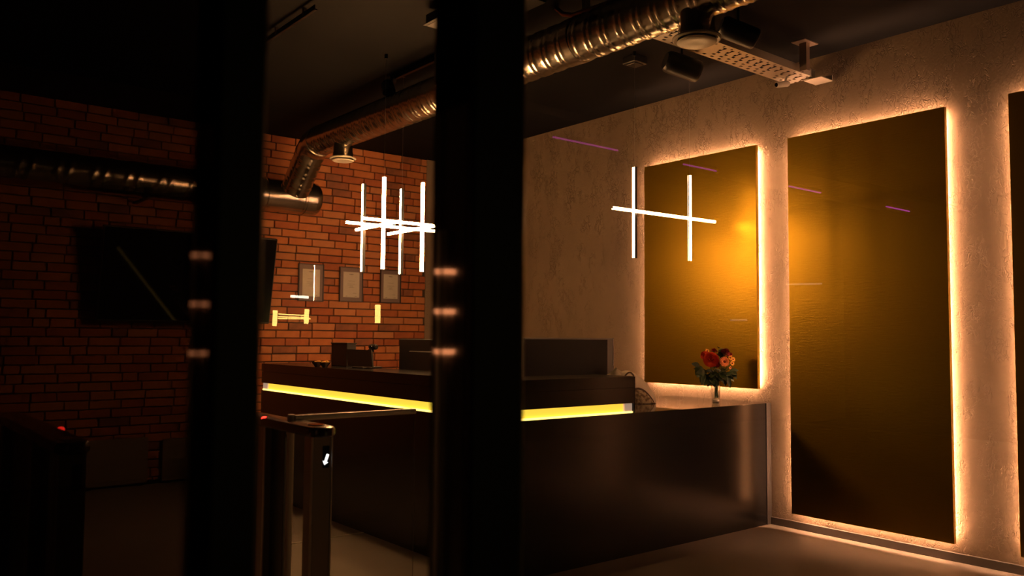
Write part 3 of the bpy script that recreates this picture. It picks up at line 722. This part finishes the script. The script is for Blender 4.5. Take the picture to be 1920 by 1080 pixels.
def bag_cloth():
    # cream canvas with a printed dark area under a curved hem, laid out in the bag's own space
    mt = M['cream']; nt = mt.node_tree; N = nt.nodes; L = nt.links; b = N['Principled BSDF']
    base = b.inputs['Base Color'].links[0].from_socket
    tc = N.new('ShaderNodeTexCoord')
    def dot(v, off):
        d = N.new('ShaderNodeVectorMath'); d.operation = 'DOT_PRODUCT'; d.inputs[1].default_value = v; L.new(tc.outputs['Object'], d.inputs[0])
        a = N.new('ShaderNodeMath'); a.operation = 'ADD'; a.inputs[1].default_value = off; L.new(d.outputs['Value'], a.inputs[0]); return a.outputs[0]
    def mth(op, x, y):
        n = N.new('ShaderNodeMath'); n.operation = op; n.use_clamp = False
        for k, q in enumerate((x, y)):
            if isinstance(q, (int, float)): n.inputs[k].default_value = q
            else: L.new(q, n.inputs[k])
        return n.outputs[0]
    o = Vector((4.32, 4.06, H1)) - B0
    u = dot(tuple(BR), o.dot(BR)); q = dot(tuple(BT), o.dot(BT)); z = dot((0, 0, 1), H1)
    hem = mth('SUBTRACT', .960, mth('MULTIPLY', mth('MULTIPLY', u, u), 7.0))
    f = mth('SUBTRACT', hem, z)
    front = mth('GREATER_THAN', q, .01); inside = mth('MULTIPLY', mth('MULTIPLY', mth('GREATER_THAN', f, 0), front), mth('GREATER_THAN', u, -.03))
    band = mth('MULTIPLY', inside, mth('LESS_THAN', f, .014))
    nz = N.new('ShaderNodeTexNoise'); nz.inputs['Scale'].default_value = 45; L.new(tc.outputs['Object'], nz.inputs['Vector'])
    rp = N.new('ShaderNodeValToRGB'); rp.color_ramp.elements[0].color = (.15, .10, .05, 1); rp.color_ramp.elements[1].color = (.42, .34, .22, 1)
    rp.color_ramp.elements[0].position = .42; rp.color_ramp.elements[1].position = .6; L.new(nz.outputs['Fac'], rp.inputs[0])
    m1 = N.new('ShaderNodeMixRGB'); L.new(inside, m1.inputs[0]); L.new(base, m1.inputs[1]); L.new(rp.outputs[0], m1.inputs[2])
    m2 = N.new('ShaderNodeMixRGB'); L.new(band, m2.inputs[0]); L.new(m1.outputs[0], m2.inputs[1]); m2.inputs[2].default_value = (.07, .04, .025, 1)
    L.new(m2.outputs[0], b.inputs['Base Color'])
bag_cloth()
make('bag_body', mb, M['cream'], bg, smooth=True)
make('handle', MB().path([B0 + BR * (-.085 + .06 * k / 10) + BT * (.085 + .01 * math.sin(PI * k / 10)) + Vector((0, 0, 1.040 + .024 * math.sin(PI * k / 10))) for k in range(11)], .006, 8), M['strap'], bg, smooth=True)

# flowers in the glass vase
VX, VY = 4.94, 3.775
vs = thing('glass_vase', (VX, VY, H1), 'clear tapered glass vase of flowers on the low counter', 'vase')
make('glass_body', MB().axis((VX, VY, H1 + .0005), (VX, VY, 2), [(0, .026), (.002, .028), (.160, .037), (.163, .036), (.160, .034), (.022, .025), (.020, .006)], 28), M['vase_glass'], vs, smooth=True)
make('glass_foot', MB().axis((VX, VY, H1 + .003), (VX, VY, 2), [(0, .02), (.002, .0245), (.014, .0245), (.016, .02)], 24), M['white_metal'], vs, smooth=True)
make('water', MB().axis((VX, VY, H1 + .0225), (VX, VY, 2), [(0, .0235), (.085, .0285)], 24), M['water'], vs, smooth=True)
RT, TC = Vector((.777, -.629, 0)), Vector((-.629, -.777, 0))
K = .00386
def at_px(px, py, toward=0.0):
    """a place in the bouquet, read as sideways / up / forward offsets from the vase rim"""
    return Vector((VX, VY, H1 + .163)) + RT * (px - 1343) * K + Vector((0, 0, (712 - py) * K)) + TC * toward
def petal(mb, c, ax, side, r, l, wd_, cup, n=4):
    ax = ax.normalized(); t = (side - ax * side.dot(ax)).normalized(); b = ax.cross(t); rows = []
    for i in range(n + 1):
        u = i / n; wv = wd_ * math.sin(PI * (.16 + .72 * u)); o = c + t * (r + l * u * math.cos(cup * u)) + ax * (l * u * math.sin(cup))
        rows.append([o - b * wv + ax * wv * .25, o + ax * -.0 , o + b * wv + ax * wv * .25])
    mb.loft(rows, close=False, cap0=False, cap1=False)
def stem_to(parent, p):
    q = Vector((VX + random.uniform(-.014, .014), VY + random.uniform(-.014, .014), H1 + .03)); mid = Vector((VX + (p.x - VX) * .12, VY + (p.y - VY) * .12, H1 + .163))
    make('stem', MB().path([q, mid, mid * .45 + p * .55 + Vector((0, 0, .005)), p], .0028, 6), M['stem'], parent, smooth=True)
def rose(p, ax, R_, mt, name, label, layers=5):
    t = thing(name, tuple(p), label, 'flower', 'cut flowers in the glass vase'); ax = Vector(ax).normalized()
    a0 = ax.orthogonal().normalized(); b0 = ax.cross(a0); mb = MB()
    for j in range(layers):
        f = j / (layers - 1); k_ = 4 + j * 2
        for k in range(k_):
            a = 2 * PI * (k + .5 * (j % 2)) / k_ + j; sd = a0 * math.cos(a) + b0 * math.sin(a)
            petal(mb, p + ax * R_ * (.55 - .6 * f), ax, sd, R_ * .10 * (1 + 3.5 * f), R_ * (.42 + .15 * f), R_ * (.30 + .16 * f), 1.25 - 1.0 * f)
    make('petals', mb, mt, t, smooth=True)
    make('heart', MB().ball(tuple(p + ax * R_ * .25), R_ * .34, n=10, h=6), mt, t, smooth=True)
    make('sepal', MB().axis(p - ax * R_ * .55, p, [(0, R_ * .12), (R_ * .3, R_ * .5)], 10), M['stem'], t, smooth=True)
    stem_to(t, p - ax * R_ * .5)
def daisy(p, ax, R_, mt, eye, name, label, rows=3, k_=18):
    t = thing(name, tuple(p), label, 'flower', 'cut flowers in the glass vase'); ax = Vector(ax).normalized()
    a0 = ax.orthogonal().normalized(); b0 = ax.cross(a0); mb = MB()
    for j in range(rows):
        for k in range(k_):
            a = 2 * PI * (k + .5 * j) / k_; petal(mb, p + ax * R_ * .10 * j, ax, a0 * math.cos(a) + b0 * math.sin(a), R_ * .18, R_ * (.82 - .2 * j), R_ * .15, .18 + .2 * j)
    make('petals', mb, mt, t, smooth=True)
    make('flower_eye', MB().ball(tuple(p + ax * R_ * .14), R_ * .32, (1, 1, 1), 12, 6), eye, t, smooth=True)
    stem_to(t, p - ax * R_ * .1)
F = TC * .7
rose(at_px(1331, 676, .06), TC + RT * -.3 + Z_ * .35, .056, M['rose_orange'], 'rose', 'large orange-red rose filling the near side of the bouquet', 6)
rose(at_px(1322, 668, .02), TC * .5 - RT * .7 + Z_ * .6, .034, M['rose_orange'], 'rose', 'small orange rose at the outer left of the bouquet')
rose(at_px(1359, 663, .03), TC * .6 + RT * .3 + Z_ * .7, .036, M['rose_red'], 'rose', 'dark red rose at the top of the bouquet')
rose(at_px(1340, 661, .0), TC * .4 + Z_, .026, M['rose_crimson'], 'rose', 'small crimson rose behind the top of the bouquet')
rose(at_px(1341, 684, .07), TC + Z_ * .1, .022, M['rose_crimson'], 'rose', 'small crimson rose below the large orange one')
rose(at_px(1369, 667, .0), TC * .5 + RT * .6 + Z_ * .5, .022, M['rose_crimson'], 'rose', 'small crimson rose beside the yellow blossoms')
daisy(at_px(1353.5, 679, .085), TC + RT * .1 + Z_ * .15, .037, M['peach'], M['eye'], 'gerbera', 'peach gerbera facing out at the front of the bouquet')
for (px_, py_, fw_, la) in ((1367, 672, .04, 'yellow blossom next to the dark red rose'), (1373, 675, .03, 'yellow blossom at the outer right of the bouquet'), (1370, 682, .05, 'lowest yellow blossom, right of the gerbera'), (1327, 660, .0, 'yellow blossom behind the orange roses')):
    daisy(at_px(px_, py_, fw_), TC + RT * .4 + Z_ * .3, .020, M['yellow'], M['eye'], 'blossom', la, 2, 10)
daisy(at_px(1366, 690, .06), TC + RT * .4, .012, M['peach'], M['eye'], 'bud', 'pale peach bud under the yellow blossoms', 2, 8)
def leaf_mesh(p, d, nrm, l, wd_):
    d = Vector(d).normalized(); s_ = d.cross(Vector(nrm)).normalized(); n_ = s_.cross(d); rows = []
    for i in range(7):
        u = i / 6; wv = wd_ * math.sin(PI * min(1, u * .97 + .03)) ** .8; o = Vector(p) + d * l * u - Vector((0, 0, 1)) * l * .22 * u * u
        rows.append([o - s_ * wv + n_ * wv * .3, o, o + s_ * wv + n_ * wv * .3])
    return MB().loft(rows, close=False, cap0=False, cap1=False)
sprigs = [((1312, 690), 'leafy sprig hanging out furthest to the left of the bouquet', -1, .02), ((1318, 702), 'leafy sprig low on the left of the bouquet', -1, .05), ((1330, 712), 'leafy sprig drooping beside the vase rim', -.6, .06),
          ((1345, 700), 'leafy sprig in the middle under the gerbera', 0, .075), ((1360, 704), 'leafy sprig low on the right of the vase rim', .6, .05), ((1368, 698), 'leafy sprig hanging out furthest to the right', 1, .02), ((1349, 657), 'green sprig between the two red roses on top', .1, .0), ((1335, 695), 'leafy sprig under the large orange rose', -.3, .07)]
rl = random.Random(5)
for (pp_, la, sx, fwd) in sprigs:
    p = at_px(pp_[0], pp_[1], fwd)
    t = thing('leafy_sprig', tuple(p), la, 'foliage', 'leafy sprigs in the bouquet')
    root = Vector((VX, VY, H1 + .165)) + (p - Vector((VX, VY, H1 + .165))) * .15
    make('stem', MB().path([Vector((VX, VY, H1 + .03)), root, root * .4 + p * .6 + Vector((0, 0, .01)), p], .0024, 6), M['stem'], t, smooth=True)
    for k in range(9):
        f = .45 + .6 * k / 8; o = root + (p - root) * f
        d = RT * (sx * .8 + rl.uniform(-.8, .8)) + TC * rl.uniform(-.2, .8) + Z_ * rl.uniform(-.75, .45)
        make('leaf', leaf_mesh(o, d, TC + Z_ * .8, rl.uniform(.055, .085), rl.uniform(.015, .023)), M['leaf'], t, smooth=True)

# ------------------------------------------------------------------ outside, behind the viewer: what the panes mirror
struct('pavement', MB().box(-3, 12, -7.2, YF - .1, -.14, -.02), M['pave'], 'dark pavement outside the glazed front', 'pavement')
struct('wall_front', MB().box(-3, 14.5, -6.3, -6.1, -.14, 3.6), M['side_wall'], 'dark wall across the street, seen only as a reflection', 'wall')
struct('trim_3', MB().box(3.8, 11, -3.2, -2.5, 2.94, 3.0), M['side_wall'], 'dark canopy slab outside carrying the purple tubes', 'canopy')
YM = 2 * 1.040
for a, b_, la in ((4.414, 5.158, 'purple light tube mirrored in the pane near the far pendant wire'), (6.021, 6.503, 'purple light tube mirrored on the first golden panel'), (7.724, 8.33, 'purple light tube mirrored at the edge of the tall golden panel'), (9.772, 10.348, 'purple light tube mirrored furthest along the tall golden panel')):
    t = thing('light_tube', ((a + b_) / 2, YM - 4.95, 2.94), la, 'light', 'purple light tubes outside')
    make('glowing_tube', MB().cyl((a, YM - 4.95, 2.90), (b_, YM - 4.95, 2.90), .008, n=8), M['purple'], t)
    make('holder', MB().box(a, b_, YM - 4.958, YM - 4.942, 2.906, 2.94), M['black'], t)
yo = YM - 8.0
ln = thing('bar_lantern', (3.6, yo, 1.48), 'yellow lamp of two uprights joined by three bars, mirrored before the brick wall', 'lamp')
for x, a, b_ in ((3.437, 1.394, 1.549), (3.775, 1.421, 1.569)):
    make('upright_tube', MB().cyl((x - .004, yo, a), (x + .002, yo, b_), .024, n=10), M['lantern'], ln)
for z0_, z1_ in ((1.513, 1.506), (1.487, 1.484), (1.468, 1.472)):
    make('cross_tube', MB().cyl((3.47, yo, z0_), (3.82 if z0_ < 1.48 else 3.75, yo, z1_), .0055, n=8), M['lantern'], ln)
make('wall_mount', MB().box(3.58, 3.62, -6.11, yo - .012, 1.47, 1.5), M['black_metal'], ln)
l2 = thing('wall_lantern', (4.6, yo, 1.54), 'upright yellow wall lamp mirrored below the last certificate', 'lamp')
make('glowing_tube', MB().cyl((4.604, yo, 1.44), (4.602, yo, 1.64), .030, n=10), M['lantern'], l2)
make('end_cap', MB().box(4.575, 4.632, yo - .03, yo + .03, 1.43, 1.44).box(4.575, 4.632, yo - .03, yo + .03, 1.64, 1.655), M['brass'], l2)
make('wall_mount', MB().box(4.59, 4.615, -6.11, yo - .028, 1.52, 1.55), M['black_metal'], l2)
for a, b_, za, zb, mt, la in ((3.597, 3.789, 1.697, 1.692, 'out_white', 'short white tube mirrored across the first certificate'), (12.384, 13.448, 2.219, 2.277, 'out_dim', 'faint tube mirrored on the left edge of the tall panel'), (10.849, 11.263, 1.593, 1.601, 'out_dim', 'faint short tube mirrored low on the first golden panel')):
    t = thing('light_tube', ((a + b_) / 2, yo, za), la, 'light', 'white light tubes across the street')
    make('glowing_tube', MB().cyl((a, yo, za), (b_, yo, zb), .013, n=8), M[mt], t)
    make('wall_mount', MB().box((a + b_) / 2 - .01, (a + b_) / 2 + .01, -6.11, yo - .011, za - .01, za + .01), M['black_metal'], t)
